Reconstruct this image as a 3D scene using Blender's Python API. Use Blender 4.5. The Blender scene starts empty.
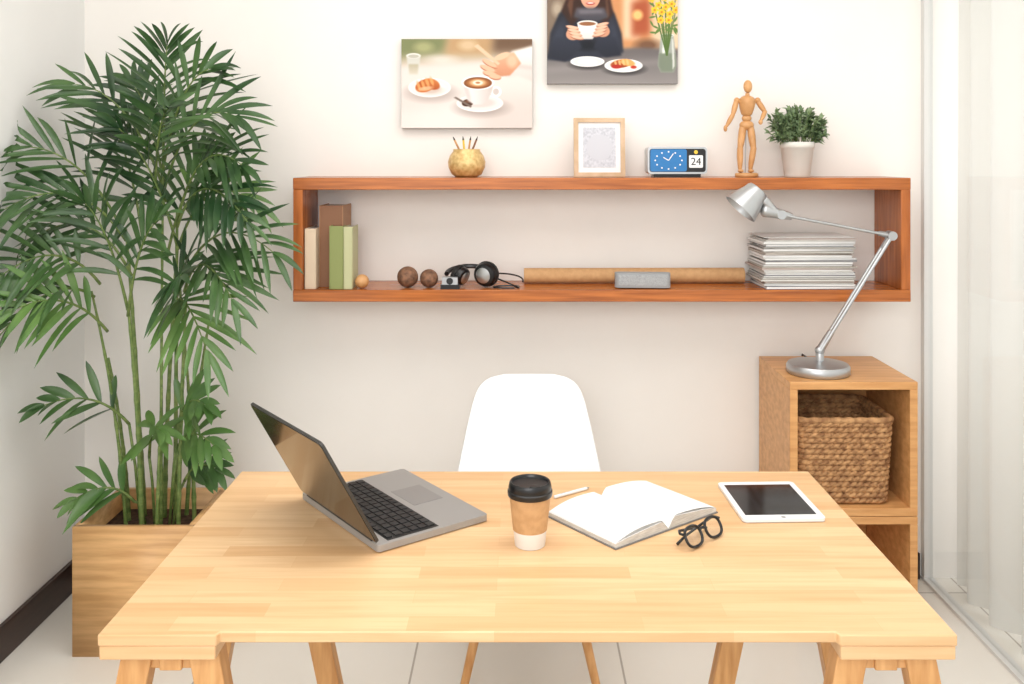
import bpy, bmesh, math, random
import numpy as np
from mathutils import Vector, Matrix, Euler
random.seed(7)
S=bpy.context.scene
COL=S.collection

def lin(c):
    out=[]
    for v in c:
        v=v/255.0
        out.append(v/12.92 if v<=0.04045 else ((v+0.055)/1.055)**2.4)
    return (out[0],out[1],out[2],1.0)

# ---------------- materials ----------------
def base(name,col,rough=0.5,metal=0.0,spec=0.5,coat=0.0):
    m=bpy.data.materials.new(name); m.use_nodes=True
    b=m.node_tree.nodes['Principled BSDF']
    b.inputs['Base Color'].default_value=lin(col)
    b.inputs['Roughness'].default_value=rough
    b.inputs['Metallic'].default_value=metal
    b.inputs['Specular IOR Level'].default_value=spec
    b.inputs['Coat Weight'].default_value=coat
    return m
def noisy(name,c1,c2,scale=20,rough=0.5,metal=0.0,stretch=(1,1,1),bump=0.0,spec=0.5,detail=4,lo=0.35,hi=0.65):
    m=base(name,c1,rough,metal,spec); nt=m.node_tree; N=nt.nodes; L=nt.links
    b=N['Principled BSDF']
    tc=N.new('ShaderNodeTexCoord'); mp=N.new('ShaderNodeMapping'); mp.inputs['Scale'].default_value=stretch
    L.new(tc.outputs['Object'],mp.inputs['Vector'])
    n=N.new('ShaderNodeTexNoise'); n.inputs['Scale'].default_value=scale; n.inputs['Detail'].default_value=detail
    L.new(mp.outputs['Vector'],n.inputs['Vector'])
    r=N.new('ShaderNodeValToRGB'); r.color_ramp.elements[0].color=lin(c1); r.color_ramp.elements[1].color=lin(c2)
    r.color_ramp.elements[0].position=lo; r.color_ramp.elements[1].position=hi
    L.new(n.outputs['Fac'],r.inputs['Fac']); L.new(r.outputs['Color'],b.inputs['Base Color'])
    if bump:
        bp=N.new('ShaderNodeBump'); bp.inputs['Strength'].default_value=bump; bp.inputs['Distance'].default_value=0.005
        L.new(n.outputs['Fac'],bp.inputs['Height']); L.new(bp.outputs['Normal'],b.inputs['Normal'])
    return m
def staves(name,c1,c2,c3,rough=0.35,row=0.05,width=0.42,coat=0.0):
    """glued-strip timber: strips run along X, varied in tone, with fine grain"""
    m=base(name,c1,rough,coat=coat); nt=m.node_tree; N=nt.nodes; L=nt.links; b=N['Principled BSDF']
    tc=N.new('ShaderNodeTexCoord')
    def brick(off,ca,cb,w,bias):
        mp=N.new('ShaderNodeMapping'); mp.inputs['Location'].default_value=off
        L.new(tc.outputs['Object'],mp.inputs['Vector'])
        k=N.new('ShaderNodeTexBrick'); k.offset=0.37; k.offset_frequency=2; k.squash=1.0
        k.inputs['Color1'].default_value=ca; k.inputs['Color2'].default_value=cb
        k.inputs['Scale'].default_value=1.0; k.inputs['Mortar Size'].default_value=0.0003
        k.inputs['Mortar'].default_value=lin((212,168,118)); k.inputs['Mortar Smooth'].default_value=0.3
        k.inputs['Bias'].default_value=bias; k.inputs['Brick Width'].default_value=w; k.inputs['Row Height'].default_value=row
        L.new(mp.outputs['Vector'],k.inputs['Vector']); return k
    k1=brick((3,5,0),lin(c1),lin(c2),width,-0.1)
    mp=N.new('ShaderNodeMapping'); mp.inputs['Scale'].default_value=(1.2,22,22)
    L.new(tc.outputs['Object'],mp.inputs['Vector'])
    n=N.new('ShaderNodeTexNoise'); n.inputs['Scale'].default_value=3.0; n.inputs['Detail'].default_value=6; n.inputs['Distortion'].default_value=0.4
    L.new(mp.outputs['Vector'],n.inputs['Vector'])
    r=N.new('ShaderNodeValToRGB'); r.color_ramp.elements[0].position=0.42; r.color_ramp.elements[1].position=0.72
    r.color_ramp.elements[0].color=(0,0,0,1); r.color_ramp.elements[1].color=(0.45,0.45,0.45,1)
    L.new(n.outputs['Fac'],r.inputs['Fac'])
    mx=N.new('ShaderNodeMixRGB'); mx.inputs['Color2'].default_value=lin(c3)
    L.new(r.outputs['Color'],mx.inputs['Fac']); L.new(k1.outputs['Color'],mx.inputs['Color1'])
    L.new(mx.outputs['Color'],b.inputs['Base Color'])
    return m
def tiles():
    m=base('floor_tile',(222,219,212),0.22); nt=m.node_tree; N=nt.nodes; L=nt.links; b=N['Principled BSDF']
    tc=N.new('ShaderNodeTexCoord'); mp=N.new('ShaderNodeMapping'); mp.inputs['Location'].default_value=(6.6-0.002,6.6-0.2,0)
    L.new(tc.outputs['Object'],mp.inputs['Vector'])
    k=N.new('ShaderNodeTexBrick'); k.offset=0.0
    k.inputs['Color1'].default_value=lin((232,228,220)); k.inputs['Color2'].default_value=lin((227,223,215))
    k.inputs['Mortar'].default_value=lin((176,170,160)); k.inputs['Scale'].default_value=1
    k.inputs['Mortar Size'].default_value=0.0035; k.inputs['Brick Width'].default_value=0.66; k.inputs['Row Height'].default_value=0.66
    L.new(mp.outputs['Vector'],k.inputs['Vector']); L.new(k.outputs['Color'],b.inputs['Base Color'])
    return m

M_wall=noisy('wall_paint',(240,236,231),(237,233,228),3,0.9,spec=0.2)
M_wallL=noisy('wall_paint_cool',(235,235,233),(232,232,230),3,0.9,spec=0.2)
M_ceil=base('ceiling_paint',(243,242,240),0.9)
M_floor=tiles()
M_base=noisy('dark_skirting',(58,38,30),(44,28,22),8,0.35,stretch=(1,1,6))
M_table=staves('butcher_block',(230,193,148),(216,172,124),(196,148,98),0.33)
M_leg=noisy('beech_leg',(218,168,112),(196,142,86),14,0.4,stretch=(4,4,0.5))
M_shelf=noisy('teak_varnished',(194,114,52),(142,74,28),9,0.27,stretch=(0.5,6,12),lo=0.3,hi=0.72,detail=8)
M_plant=noisy('planter_timber',(224,178,122),(198,150,96),6,0.45,stretch=(0.8,5,9))
M_cube=noisy('cube_shelf_timber',(220,166,108),(196,140,84),6,0.4,stretch=(0.7,5,8))
M_soil=noisy('soil',(60,42,30),(95,70,50),60,0.95,bump=0.6)
M_white=base('white_plastic',(234,234,235),0.3)
M_black=base('black_plastic',(18,18,20),0.32)
M_blackm=base('black_matte',(24,23,23),0.6)
M_silver=base('silver_metal',(190,192,194),0.28,0.9)
M_lampm=base('satin_aluminium',(186,188,190),0.36,0.85)
M_alu=base('laptop_aluminium',(160,158,156),0.42,0.35)
M_lid=base('laptop_lid_gloss',(36,33,32),0.10,0.0,0.6,coat=0.2)
M_screen=base('screen_glass',(24,25,28),0.08,0,0.7)
M_key=base('laptop_key',(30,30,32),0.5)
M_kraft=noisy('kraft_card',(200,158,112),(188,146,100),60,0.8)
M_paper=noisy('white_paper',(236,235,234),(232,231,229),20,0.75)
M_pagecut=noisy('page_edges',(214,210,203),(184,180,173),40,0.8,stretch=(1,1,20))
M_basket=noisy('water_hyacinth',(196,150,102),(138,96,60),45,0.75,bump=0.5)
M_shade=base('painted_shade_interior',(48,34,24),0.9)
M_leaf=noisy('palm_leaf',(30,62,30),(76,108,58),5,0.36,spec=0.5)
M_leaf2=noisy('palm_leaf_young',(66,104,48),(104,138,72),5,0.36)
M_cane=noisy('palm_cane',(90,116,56),(126,144,80),20,0.5,stretch=(1,1,3))
M_frame=noisy('pale_wood_frame',(208,178,148),(190,160,126),20,0.5)
M_mann=noisy('mannequin_wood',(210,160,108),(190,138,86),20,0.42)
M_gold=noisy('gold_mosaic',(190,154,92),(220,190,132),70,0.35,metal=0.25,bump=0.4)
M_rough=noisy('walnut_shell',(140,100,74),(88,60,44),60,0.7,bump=0.8)
M_pot=base('plaster_pot',(216,213,206),0.7)
M_sleaf=noisy('herb_leaf',(78,104,66),(134,152,112),40,0.6)
M_blue=base('clock_blue',(36,114,176),0.3)
M_yellow=base('yellow_paint',(226,190,60),0.5)
M_grey=base('grey_fabric',(150,152,154),0.6)
M_green=base('book_green',(138,146,88),0.6)
M_brown=base('book_brown',(140,98,70),0.6)
M_cream=base('book_cream',(218,198,172),0.7)

# ---------------- builder ----------------
class MB:
    def __init__(s,name): s.name=name; s.bm=bmesh.new(); s.mats=[]; s.M=Matrix.Identity(4)
    def mi(s,m):
        if m not in s.mats: s.mats.append(m)
        return s.mats.index(m)
    def add(s,vs,fs,mat):
        k=s.mi(mat); V=[s.bm.verts.new(s.M@Vector(v)) for v in vs]
        for f in fs:
            try:
                F=s.bm.faces.new([V[i] for i in f]); F.material_index=k; F.smooth=True
            except ValueError: pass
    def box(s,c,d,mat,R=None):
        x,y,z=d[0]/2,d[1]/2,d[2]/2; vs=[]
        for a in ((-x,-y,-z),(x,-y,-z),(x,y,-z),(-x,y,-z),(-x,-y,z),(x,-y,z),(x,y,z),(-x,y,z)):
            v=Vector(a)
            if R is not None: v=R@v
            vs.append(v+Vector(c))
        s.add(vs,[(0,3,2,1),(4,5,6,7),(0,1,5,4),(1,2,6,5),(2,3,7,6),(3,0,4,7)],mat)
    def bx(s,x0,x1,y0,y1,z0,z1,mat): s.box(((x0+x1)/2,(y0+y1)/2,(z0+z1)/2),(x1-x0,y1-y0,z1-z0),mat)
    def beam(s,p0,p1,w,h,mat):
        p0=Vector(p0);p1=Vector(p1);d=p1-p0; z=d.normalized(); y=Vector((0,1,0)); x=y.cross(z).normalized(); y=z.cross(x)
        R=Matrix((x,y,z)).transposed()
        s.box((p0+p1)/2,(w,h,d.length),mat,R)
    def prism(s,poly,z0,z1,mat):
        n=len(poly); vs=[(p[0],p[1],z0) for p in poly]+[(p[0],p[1],z1) for p in poly]
        fs=[tuple(reversed(range(n))),tuple(range(n,2*n))]+[(i,(i+1)%n,n+(i+1)%n,n+i) for i in range(n)]
        s.add(vs,fs,mat)
    def lathe(s,prof,mat,M=None,seg=32,c=(0,0,0)):
        T=Matrix.Translation(Vector(c)) if M is None else M
        vs=[];fs=[];n=len(prof)
        for r,z in prof:
            for i in range(seg):
                a=2*math.pi*i/seg; vs.append(T@Vector((r*math.cos(a),r*math.sin(a),z)))
        for j in range(n-1):
            for i in range(seg):
                a=j*seg+i;b=j*seg+(i+1)%seg; fs.append((a,b,b+seg,a+seg))
        if prof[0][0]>1e-5: fs.append(tuple(reversed(range(seg))))
        if prof[-1][0]>1e-5: fs.append(tuple(range((n-1)*seg,n*seg)))
        s.add(vs,fs,mat)
    def axis(s,p0,p1):
        p0=Vector(p0);d=(Vector(p1)-p0); return Matrix.Translation(p0)@d.to_track_quat('Z','Y').to_matrix().to_4x4(), d.length
    def cyl(s,p0,p1,r0,r1,mat,seg=20):
        M,l=s.axis(p0,p1); s.lathe([(r0,0),(r1,l)],mat,M,seg)
    def rod(s,p0,p1,r0,r1,mat,bulge=0.0,seg=16):
        """tapered limb with rounded ends"""
        M,l=s.axis(p0,p1); pr=[(1e-6,-r0*0.7)]
        for k in range(1,4): a=k/4*math.pi/2; pr.append((r0*math.sin(a),-r0*0.7*math.cos(a)))
        for k in range(0,7):
            t=k/6; pr.append((r0+(r1-r0)*t+bulge*math.sin(math.pi*t),l*t))
        for k in range(3,0,-1): a=k/4*math.pi/2; pr.append((r1*math.sin(a),l+r1*0.7*math.cos(a)))
        pr.append((1e-6,l+r1*0.7)); s.lathe(pr,mat,M,seg)
    def ball(s,c,r,mat,R=None,seg=24,rings=14):
        if not hasattr(r,'__len__'): r=(r,r,r)
        T=Matrix.Translation(Vector(c))@((R.to_4x4()) if R is not None else Matrix.Identity(4))@Matrix.Diagonal((r[0],r[1],r[2],1))
        pr=[(max(1e-6,math.sin(math.pi*k/rings)),-math.cos(math.pi*k/rings)) for k in range(rings+1)]
        s.lathe(pr,mat,T,seg)
    def tube(s,pts,r,mat,seg=8,closed=False):
        pts=[Vector(p) for p in pts]; n=len(pts)
        rr=r if hasattr(r,'__len__') else [r]*n
        vs=[];fs=[];u=None
        for i,p in enumerate(pts):
            if closed: t=(pts[(i+1)%n]-pts[i-1])
            else: t=pts[min(i+1,n-1)]-pts[max(i-1,0)]
            if t.length<1e-9: t=Vector((0,0,1))
            t.normalize()
            if u is None:
                u=t.orthogonal().normalized() if abs(t.z)>0.9 else Vector((0,0,1)).cross(t).normalized()
            u=(u-t*u.dot(t)).normalized(); w=t.cross(u)
            for k in range(seg):
                a=2*math.pi*k/seg; vs.append(p+(u*math.cos(a)+w*math.sin(a))*rr[i])
        m=n if closed else n-1
        for i in range(m):
            for k in range(seg):
                a=i*seg+k;b=i*seg+(k+1)%seg;c=((i+1)%n)*seg+(k+1)%seg;d=((i+1)%n)*seg+k
                fs.append((a,b,c,d))
        if not closed: fs.append(tuple(reversed(range(seg)))); fs.append(tuple(range((n-1)*seg,n*seg)))
        s.add(vs,fs,mat)
    def text(s,body,size,M,mat):
        cu=bpy.data.curves.new('t','FONT'); cu.body=body; cu.size=size; cu.align_x='CENTER'; cu.align_y='CENTER'; cu.extrude=0.0004
        o=bpy.data.objects.new('t',cu); COL.objects.link(o); bpy.context.view_layer.update()
        me=bpy.data.meshes.new_from_object(o)
        s.add([M@v.co for v in me.vertices],[tuple(p.vertices) for p in me.polygons],mat)
        bpy.data.objects.remove(o); bpy.data.meshes.remove(me)
    def finish(s,bevel=0,segs=2,recalc=True,angle=35,parent=None):
        if recalc: bmesh.ops.recalc_face_normals(s.bm,faces=s.bm.faces)
        xs=[v.co for v in s.bm.verts]
        mn=Vector([min(v[i] for v in xs) for i in range(3)]); mxx=Vector([max(v[i] for v in xs) for i in range(3)])
        o0=Vector(((mn.x+mxx.x)/2,(mn.y+mxx.y)/2,mn.z))
        for v in s.bm.verts: v.co-=o0
        me=bpy.data.meshes.new(s.name); s.bm.to_mesh(me); s.bm.free()
        for m in s.mats: me.materials.append(m)
        me.set_sharp_from_angle(angle=math.radians(angle))
        o=bpy.data.objects.new(s.name,me); COL.objects.link(o); o.location=o0
        if parent is not None: o.parent=parent; o.location=o0-parent.location
        if bevel:
            q=o.modifiers.new('bev','BEVEL'); q.width=bevel; q.segments=segs; q.limit_method='ANGLE'; q.angle_limit=math.radians(40); q.harden_normals=False
        return o

CAMZ=1.612; WY=3.5; XL=-1.66; XR=1.54; TOP=2.8; YF=-1.2
# ---------------- room ----------------
b=MB('floor'); b.bx(XL-0.1,2.4,YF,WY+0.1,-0.1,0,M_floor); b.finish()
b=MB('wall_back'); b.bx(XL-0.1,2.4,WY,WY+0.1,0,TOP,M_wall); b.finish()
b=MB('wall_left'); b.bx(XL-0.1,XL,YF,WY,0,TOP,M_wallL); b.finish()
b=MB('ceiling'); b.bx(XL-0.1,2.4,YF,WY+0.1,TOP,TOP+0.1,M_ceil); b.finish()
b=MB('baseboard_left'); b.bx(XL,XL+0.015,YF,WY-0.001,0,0.115,M_base); b.finish(0.003)
b=MB('baseboard_back'); b.bx(XL+0.016,XR-0.02,WY-0.015,WY,0,0.10,M_base); b.finish(0.003)

M_upvc=base('white_aluminium',(214,214,212),0.35)
def glassmat(name,fac,tint):
    gm=bpy.data.materials.new(name); gm.use_nodes=True; nt=gm.node_tree; nt.nodes.clear()
    o=nt.nodes.new('ShaderNodeOutputMaterial'); mx=nt.nodes.new('ShaderNodeMixShader'); tr=nt.nodes.new('ShaderNodeBsdfTransparent'); gl=nt.nodes.new('ShaderNodeBsdfGlossy')
    tr.inputs['Color'].default_value=tint; gl.inputs['Roughness'].default_value=0.03; mx.inputs[0].default_value=fac
    nt.links.new(tr.outputs[0],mx.inputs[1]); nt.links.new(gl.outputs[0],mx.inputs[2]); nt.links.new(mx.outputs[0],o.inputs[0]); return gm
gm=glassmat('thin_glass',0.05,(0.97,0.975,0.972,1)); gl_lens=glassmat('lens_glass',0.06,(0.96,0.96,0.96,1))
b=MB('window_1')
b.bx(XR-0.012,XR+0.02,WY-0.03,WY,0.012,TOP,M_upvc)
b.bx(XR-0.015,XR+0.025,YF,WY,0,0.012,M_upvc)
b.bx(XR-0.015,XR+0.025,YF,WY-0.03,TOP-0.06,TOP,M_upvc)
b.bx(XR+0.003,XR+0.009,YF,WY-0.03,0.012,TOP-0.06,gm)
b.finish()
b=MB('wall_right'); b.bx(2.3,2.4,YF,WY,0,0.25,M_wall); b.bx(2.3,2.4,YF,WY,2.45,TOP,M_wall); b.bx(2.3,2.4,3.3,WY,0.25,2.45,M_wall); b.finish()
cm=bpy.data.materials.new('sheer_voile'); cm.use_nodes=True; nt=cm.node_tree; nt.nodes.clear()
o=nt.nodes.new('ShaderNodeOutputMaterial'); m1=nt.nodes.new('ShaderNodeMixShader'); m2=nt.nodes.new('ShaderNodeMixShader')
d=nt.nodes.new('ShaderNodeBsdfDiffuse'); d.inputs[0].default_value=lin((238,237,234)); t=nt.nodes.new('ShaderNodeBsdfTranslucent'); t.inputs[0].default_value=lin((230,230,226)); tt=nt.nodes.new('ShaderNodeBsdfTransparent')
m1.inputs[0].default_value=0.42; m2.inputs[0].default_value=0.12
nt.links.new(d.outputs[0],m1.inputs[1]); nt.links.new(t.outputs[0],m1.inputs[2]); nt.links.new(m1.outputs[0],m2.inputs[1]); nt.links.new(tt.outputs[0],m2.inputs[2]); nt.links.new(m2.outputs[0],o.inputs[0])
b=MB('sheer_curtain'); ny=420; nz=10; vs=[];fs=[]
for j in range(nz+1):
    z=0.02+(TOP-0.06)*j/nz; amp=0.040-0.012*j/nz
    for i in range(ny+1):
        y=0.6+2.80*i/ny
        x=1.635+amp*math.sin(y*42+0.9*math.sin(y*5))+0.012*math.sin(y*17+1)+0.005*math.sin(y*90+j*0.15)
        vs.append((x,y,z))
for j in range(nz):
    for i in range(ny):
        a=j*(ny+1)+i; fs.append((a,a+1,a+ny+2,a+ny+1))
b.add(vs,fs,cm); b.finish(recalc=False,angle=80)

# ---------------- desk ----------------
TZ=0.775
b=MB('work_desk')
b.prism([(-0.737,1.60),(-0.53,1.60),(-0.526,1.612),(0.554,1.612),(0.558,1.60),(0.763,1.60),(0.763,2.43),(-0.737,2.43)],TZ-0.02,TZ,M_table)
for x0,x1 in ((-0.735,-0.532),(0.560,0.761)):
    b.bx(x0,x1,1.602,2.42,TZ-0.045,TZ-0.0201,M_table)
for sx,cx in ((-1,-0.625),(1,0.655)):
    for yy in (1.66,2.30):
        for s2 in (-1,1):
            b.beam((cx+s2*0.058,yy,TZ-0.046),(cx+s2*0.2,yy+(0.03 if yy>2 else -0.02),0.0),0.054,0.042,M_leg)
        b.bx(cx-0.075,cx+0.075,yy-0.012,yy+0.012,TZ-0.085,TZ-0.055,M_leg)
        b.bx(cx-0.155,cx+0.155,yy-0.01,yy+0.02,0.20,0.235,M_leg)
    b.bx(cx-0.02,cx+0.02,1.64,2.32,TZ-0.085,TZ-0.0455,M_leg)
b.finish(0.0025)

# ---------------- chair ----------------
def lerp_tab(tab,v):
    for i in range(len(tab)-1):
        if v<=tab[i+1][0]:
            t=(v-tab[i][0])/(tab[i+1][0]-tab[i][0]); t=max(0,t)
            return [a+(c-a)*t for a,c in zip(tab[i][1:],tab[i+1][1:])]
    return tab[-1][1:]
prof=[(0,2.60,0.425,0.165,0.0,0),(0.05,2.61,0.445,0.20,0.008,0),(0.15,2.67,0.447,0.225,0.03,0),(0.3,2.79,0.435,0.235,0.055,0),(0.45,2.92,0.435,0.24,0.07,-0.02),
      (0.55,2.995,0.465,0.24,0.06,-0.05),(0.63,3.03,0.53,0.235,0.03,-0.07),(0.73,3.06,0.62,0.222,0.01,-0.055),(0.82,3.085,0.72,0.203,0,-0.035),(0.89,3.103,0.785,0.187,0,-0.022),(0.93,3.110,0.820,0.174,0,-0.018),(0.955,3.115,0.840,0.160,0,-0.016),(0.975,3.119,0.855,0.141,0,-0.012),(0.99,3.123,0.863,0.115,0,-0.008),(1.0,3.125,0.867,0.085,0,-0.004)]
b=MB('shell_chair'); NV=60;NU=24;vs=[];fs=[];CX=0.030
for j in range(NV+1):
    y,z,w,lz,fy=lerp_tab(prof,j/NV)
    for i in range(NU+1):
        u=-1+2*i/NU; k=abs(u)**2.2
        vs.append((CX+u*w,y+fy*k,z+lz*k))
for j in range(NV):
    for i in range(NU):
        a=j*(NU+1)+i; fs.append((a,a+1,a+NU+2,a+NU+1))
n0=len(vs); off=[]
vv=[Vector(v) for v in vs]
for j in range(NV+1):
    for i in range(NU+1):
        a=vv[j*(NU+1)+min(i+1,NU)]-vv[j*(NU+1)+max(i-1,0)]; c=vv[min(j+1,NV)*(NU+1)+i]-vv[max(j-1,0)*(NU+1)+i]
        nn=a.cross(c).normalized(); off.append(vv[j*(NU+1)+i]-nn*0.006)
vs2=vs+off
fs2=fs+[tuple(n0+q for q in reversed(f)) for f in fs]
def rim(l):
    for p,q in zip(l[:-1],l[1:]): fs2.append((p,q,q+n0,p+n0))
rim(list(range(NU+1))); rim([NV*(NU+1)+i for i in range(NU,-1,-1)]); rim([j*(NU+1) for j in range(NV,-1,-1)]); rim([j*(NU+1)+NU for j in range(NV+1)])
b.add(vs2,fs2,M_white)
for sx in (-1,1):
    b.rod((CX+sx*0.11,2.74,0.415),(CX+sx*0.205,2.67,0.012),0.017,0.012,M_leg)
    b.rod((CX+sx*0.11,2.92,0.415),(CX+sx*0.195,3.05,0.012),0.017,0.012,M_leg)
    b.cyl((CX+sx*0.12,2.735,0.38),(CX-sx*0.13,2.93,0.30),0.004,0.004,M_black,8)
    b.cyl((CX+sx*0.14,2.72,0.28),(CX+sx*0.12,2.935,0.38),0.004,0.004,M_black,8)
    b.cyl((CX+sx*0.14,2.72,0.28),(CX-sx*0.11,2.735,0.39),0.004,0.004,M_black,8)
b.cyl((CX-0.11,2.74,0.415),(CX+0.11,2.74,0.415),0.008,0.008,M_black,8)
b.cyl((CX-0.11,2.92,0.415),(CX+0.11,2.92,0.415),0.008,0.008,M_black,8)
b.finish(angle=50)

# ---------------- wall shelf ----------------
SX0,SX1,SY0,SZ0,SZ1,ST=-0.804,1.384,3.25,1.092,1.531,0.042
b=MB('wall_box_shelf')
b.bx(SX0,SX1,SY0,WY-0.001,SZ1-ST,SZ1,M_shelf); b.bx(SX0,SX1,SY0,WY-0.001,SZ0,SZ0+ST,M_shelf)
M_shelfv=noisy('teak_varnished_vertical',(190,110,50),(146,76,28),9,0.27,stretch=(6,6,0.6),lo=0.3,hi=0.7)
b.bx(SX0+0.0005,SX0+0.034,SY0+0.0005,WY-0.001,SZ0+ST,SZ1-ST,M_shelfv); b.bx(SX1-0.034,SX1-0.0005,SY0+0.0005,WY-0.001,SZ0+ST,SZ1-ST,M_shelfv)
b.finish(0.002)
T1=SZ1+0.0005; T0=SZ0+ST+0.0005

# ---------------- cube shelf ----------------
CT=0.850
X0,X1,Y0,Y1=0.906,1.335,3.08,3.48; th=0.026
cs_=bpy.data.objects.new('cube_shelf',None); COL.objects.link(cs_); cs_.location=((X0+X1)/2,(Y0+Y1)/2,0)
for nm,z0,z1 in (('lower',0.0,0.398),('upper',0.400,CT)):
    for part,a in (('top',(X0,X1,Y0,Y1,z1-th,z1)),('bottom',(X0,X1,Y0,Y1,z0,z0+th)),('side_a',(X0,X0+th,Y0,Y1,z0+th,z1-th)),('side_b',(X1-th,X1,Y0,Y1,z0+th,z1-th)),('back',(X0+th,X1-th,Y1-0.01,Y1-0.002,z0+th,z1-th))):
        b=MB('%s_%s_panel'%(nm,part)); b.bx(*a,M_cube); b.finish(0.0015,parent=cs_)

# basket
b=MB('woven_basket'); rows=15; bz0=0.4275; cxb,cyb=1.100,3.258; rh=0.0187
def rrect(hx,hy,r,n):
    pts=[]
    cs=[(hx-r,hy-r,0),(-hx+r,hy-r,90),(-hx+r,-hy+r,180),(hx-r,-hy+r,270)]
    for (x,y,a0) in cs:
        for k in range(9):
            a=math.radians(a0+90*k/8); pts.append(Vector((x+r*math.cos(a),y+r*math.sin(a))))
    L=[0]
    for i in range(len(pts)): L.append(L[-1]+(pts[(i+1)%len(pts)]-pts[i]).length)
    out=[]
    for k in range(n):
        t=L[-1]*k/n
        for i in range(len(pts)):
            if L[i+1]>=t:
                f=(t-L[i])/(L[i+1]-L[i]+1e-12); out.append(pts[i].lerp(pts[(i+1)%len(pts)],f)); break
    return out
for k in range(rows):
    t=k/(rows-1); hx=0.150+0.012*t; hy=0.14+0.012*t
    NN=192; pp=rrect(hx,hy,0.035,NN); nb=48
    for strand in (0,1):
        pts=[];rr=[]
        for i,p in enumerate(pp):
            ph=2*math.pi*nb*i/NN/2+(math.pi if strand else 0)+(k%2)*math.pi/2
            nrm=Vector((p.x,p.y)).normalized()
            q=p+nrm*(0.004*math.cos(ph)); pts.append((cxb+q.x,cyb+q.y,bz0+rh*(k+0.55)+0.0045*math.sin(ph)+0.0015)); rr.append(0.0075+0.0012*math.sin(ph*2))
        b.tube(pts,rr,M_basket,6,closed=True)
pp=rrect(0.164,0.154,0.036,120)
b.tube([(cxb+p.x,cyb+p.y,bz0+rh*rows+0.006) for p in pp],[0.011+0.0015*math.sin(i*1.6) for i in range(120)],M_basket,8,closed=True)
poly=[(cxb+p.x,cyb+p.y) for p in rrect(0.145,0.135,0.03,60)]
b.prism(poly,bz0+0.004,bz0+0.17,M_shade)  # solid dark block: shade inside the open basket put in as colour
b.finish(recalc=True,angle=60)

# ---------------- desk lamp ----------------
b=MB('desk_lamp'); LX,LY,LZ=1.042,3.21,CT+0.001
b.lathe([(0.104,0),(0.108,0.004),(0.108,0.024),(0.102,0.033),(0.06,0.039),(0.02,0.043)],M_lampm,c=(LX,LY,LZ),seg=64)
b.lathe([(0.014,0.036),(0.014,0.078),(0.010,0.084)],M_lampm,c=(LX+0.006,LY,LZ),seg=24)
LY2=3.19
J0=Vector((LX+0.006,LY,LZ+0.078)); J1=Vector((1.288,LY2,1.332)); J2=Vector((0.905,LY2,1.405))
b.ball(J0,0.017,M_lampm)
for dy in (-0.011,0.011):
    dv=Vector((0,dy,0)); b.cyl(J0+dv,J1+dv,0.0065,0.0065,M_lampm,12)
    b.cyl(J1+dv,J2+dv,0.0055,0.0055,M_lampm,12)
for J in (J1,J2):
    b.cyl(J+Vector((0,-0.02,0)),J+Vector((0,0.02,0)),0.016,0.016,M_lampm,20)
b.rod(J0,J0+(J1-J0)*0.16,0.015,0.012,M_lampm)
b.rod(J1,J1+(J2-J1)*0.10,0.012,0.009,M_lampm); b.rod(J1,J1+(J0-J1)*0.10,0.012,0.009,M_lampm)
cap=Vector((0.826,LY2,1.489)); mouth=Vector((0.764,LY2-0.004,1.424))
M,l=b.axis(cap,mouth)
b.lathe([(0.022,-0.006),(0.036,-0.003),(0.040,0.004),(0.043,0.02),(0.056,l*0.62),(0.064,l),(0.062,l),(0.054,l*0.62),(0.041,0.024),(0.036,0.008),(1e-6,0.006)],M_lampm,M,40)
b.ball(cap+(mouth-cap)*0.55,0.026,M_white)
b.rod(cap+(mouth-cap)*0.3+Vector((0.040,0,-0.015)),J2+Vector((-0.02,0,0.01)),0.018,0.015,M_lampm)
b.rod(J2+Vector((-0.055,0,0.014)),J2+Vector((0.035,0,-0.006)),0.023,0.013,M_lampm)
b.tube([(LX+0.02,LY+0.10,LZ+0.008),(LX+0.03,3.40,LZ+0.0045),(LX+0.03,3.486,LZ+0.0045),(LX+0.03,3.490,LZ-0.02),(LX+0.02,3.490,LZ-0.2)],0.003,M_black,8)
b.finish(angle=45)

# ---------------- objects on shelf top ----------------
b=MB('pencil_pot'); c=(-0.195,3.36,T1)
b.lathe([(0.038,0),(0.055,0.01),(0.067,0.035),(0.069,0.055),(0.062,0.078),(0.050,0.094),(0.049,0.102),(0.045,0.102),(0.046,0.092),(0.058,0.07),(0.05,0.02),(1e-6,0.012)],M_gold,c=c,seg=40)
for dx,dy,tx,col in ((-0.02,0.01,-0.045,M_mann),(0.0,-0.01,-0.012,M_yellow),(0.012,0.015,0.012,M_mann),(0.02,0.0,0.035,M_brown)):
    p0=Vector((c[0]+dx*-0.5,c[1]+dy,T1+0.02)); p1=Vector((c[0]+tx,c[1]+dy,T1+0.135)); b.cyl(p0,p1,0.004,0.004,col,6)
    e=p1+(p1-p0).normalized()*0.014; b.cyl(p1,e,0.004,0.0008,M_blackm,6)
b.finish()

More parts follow.
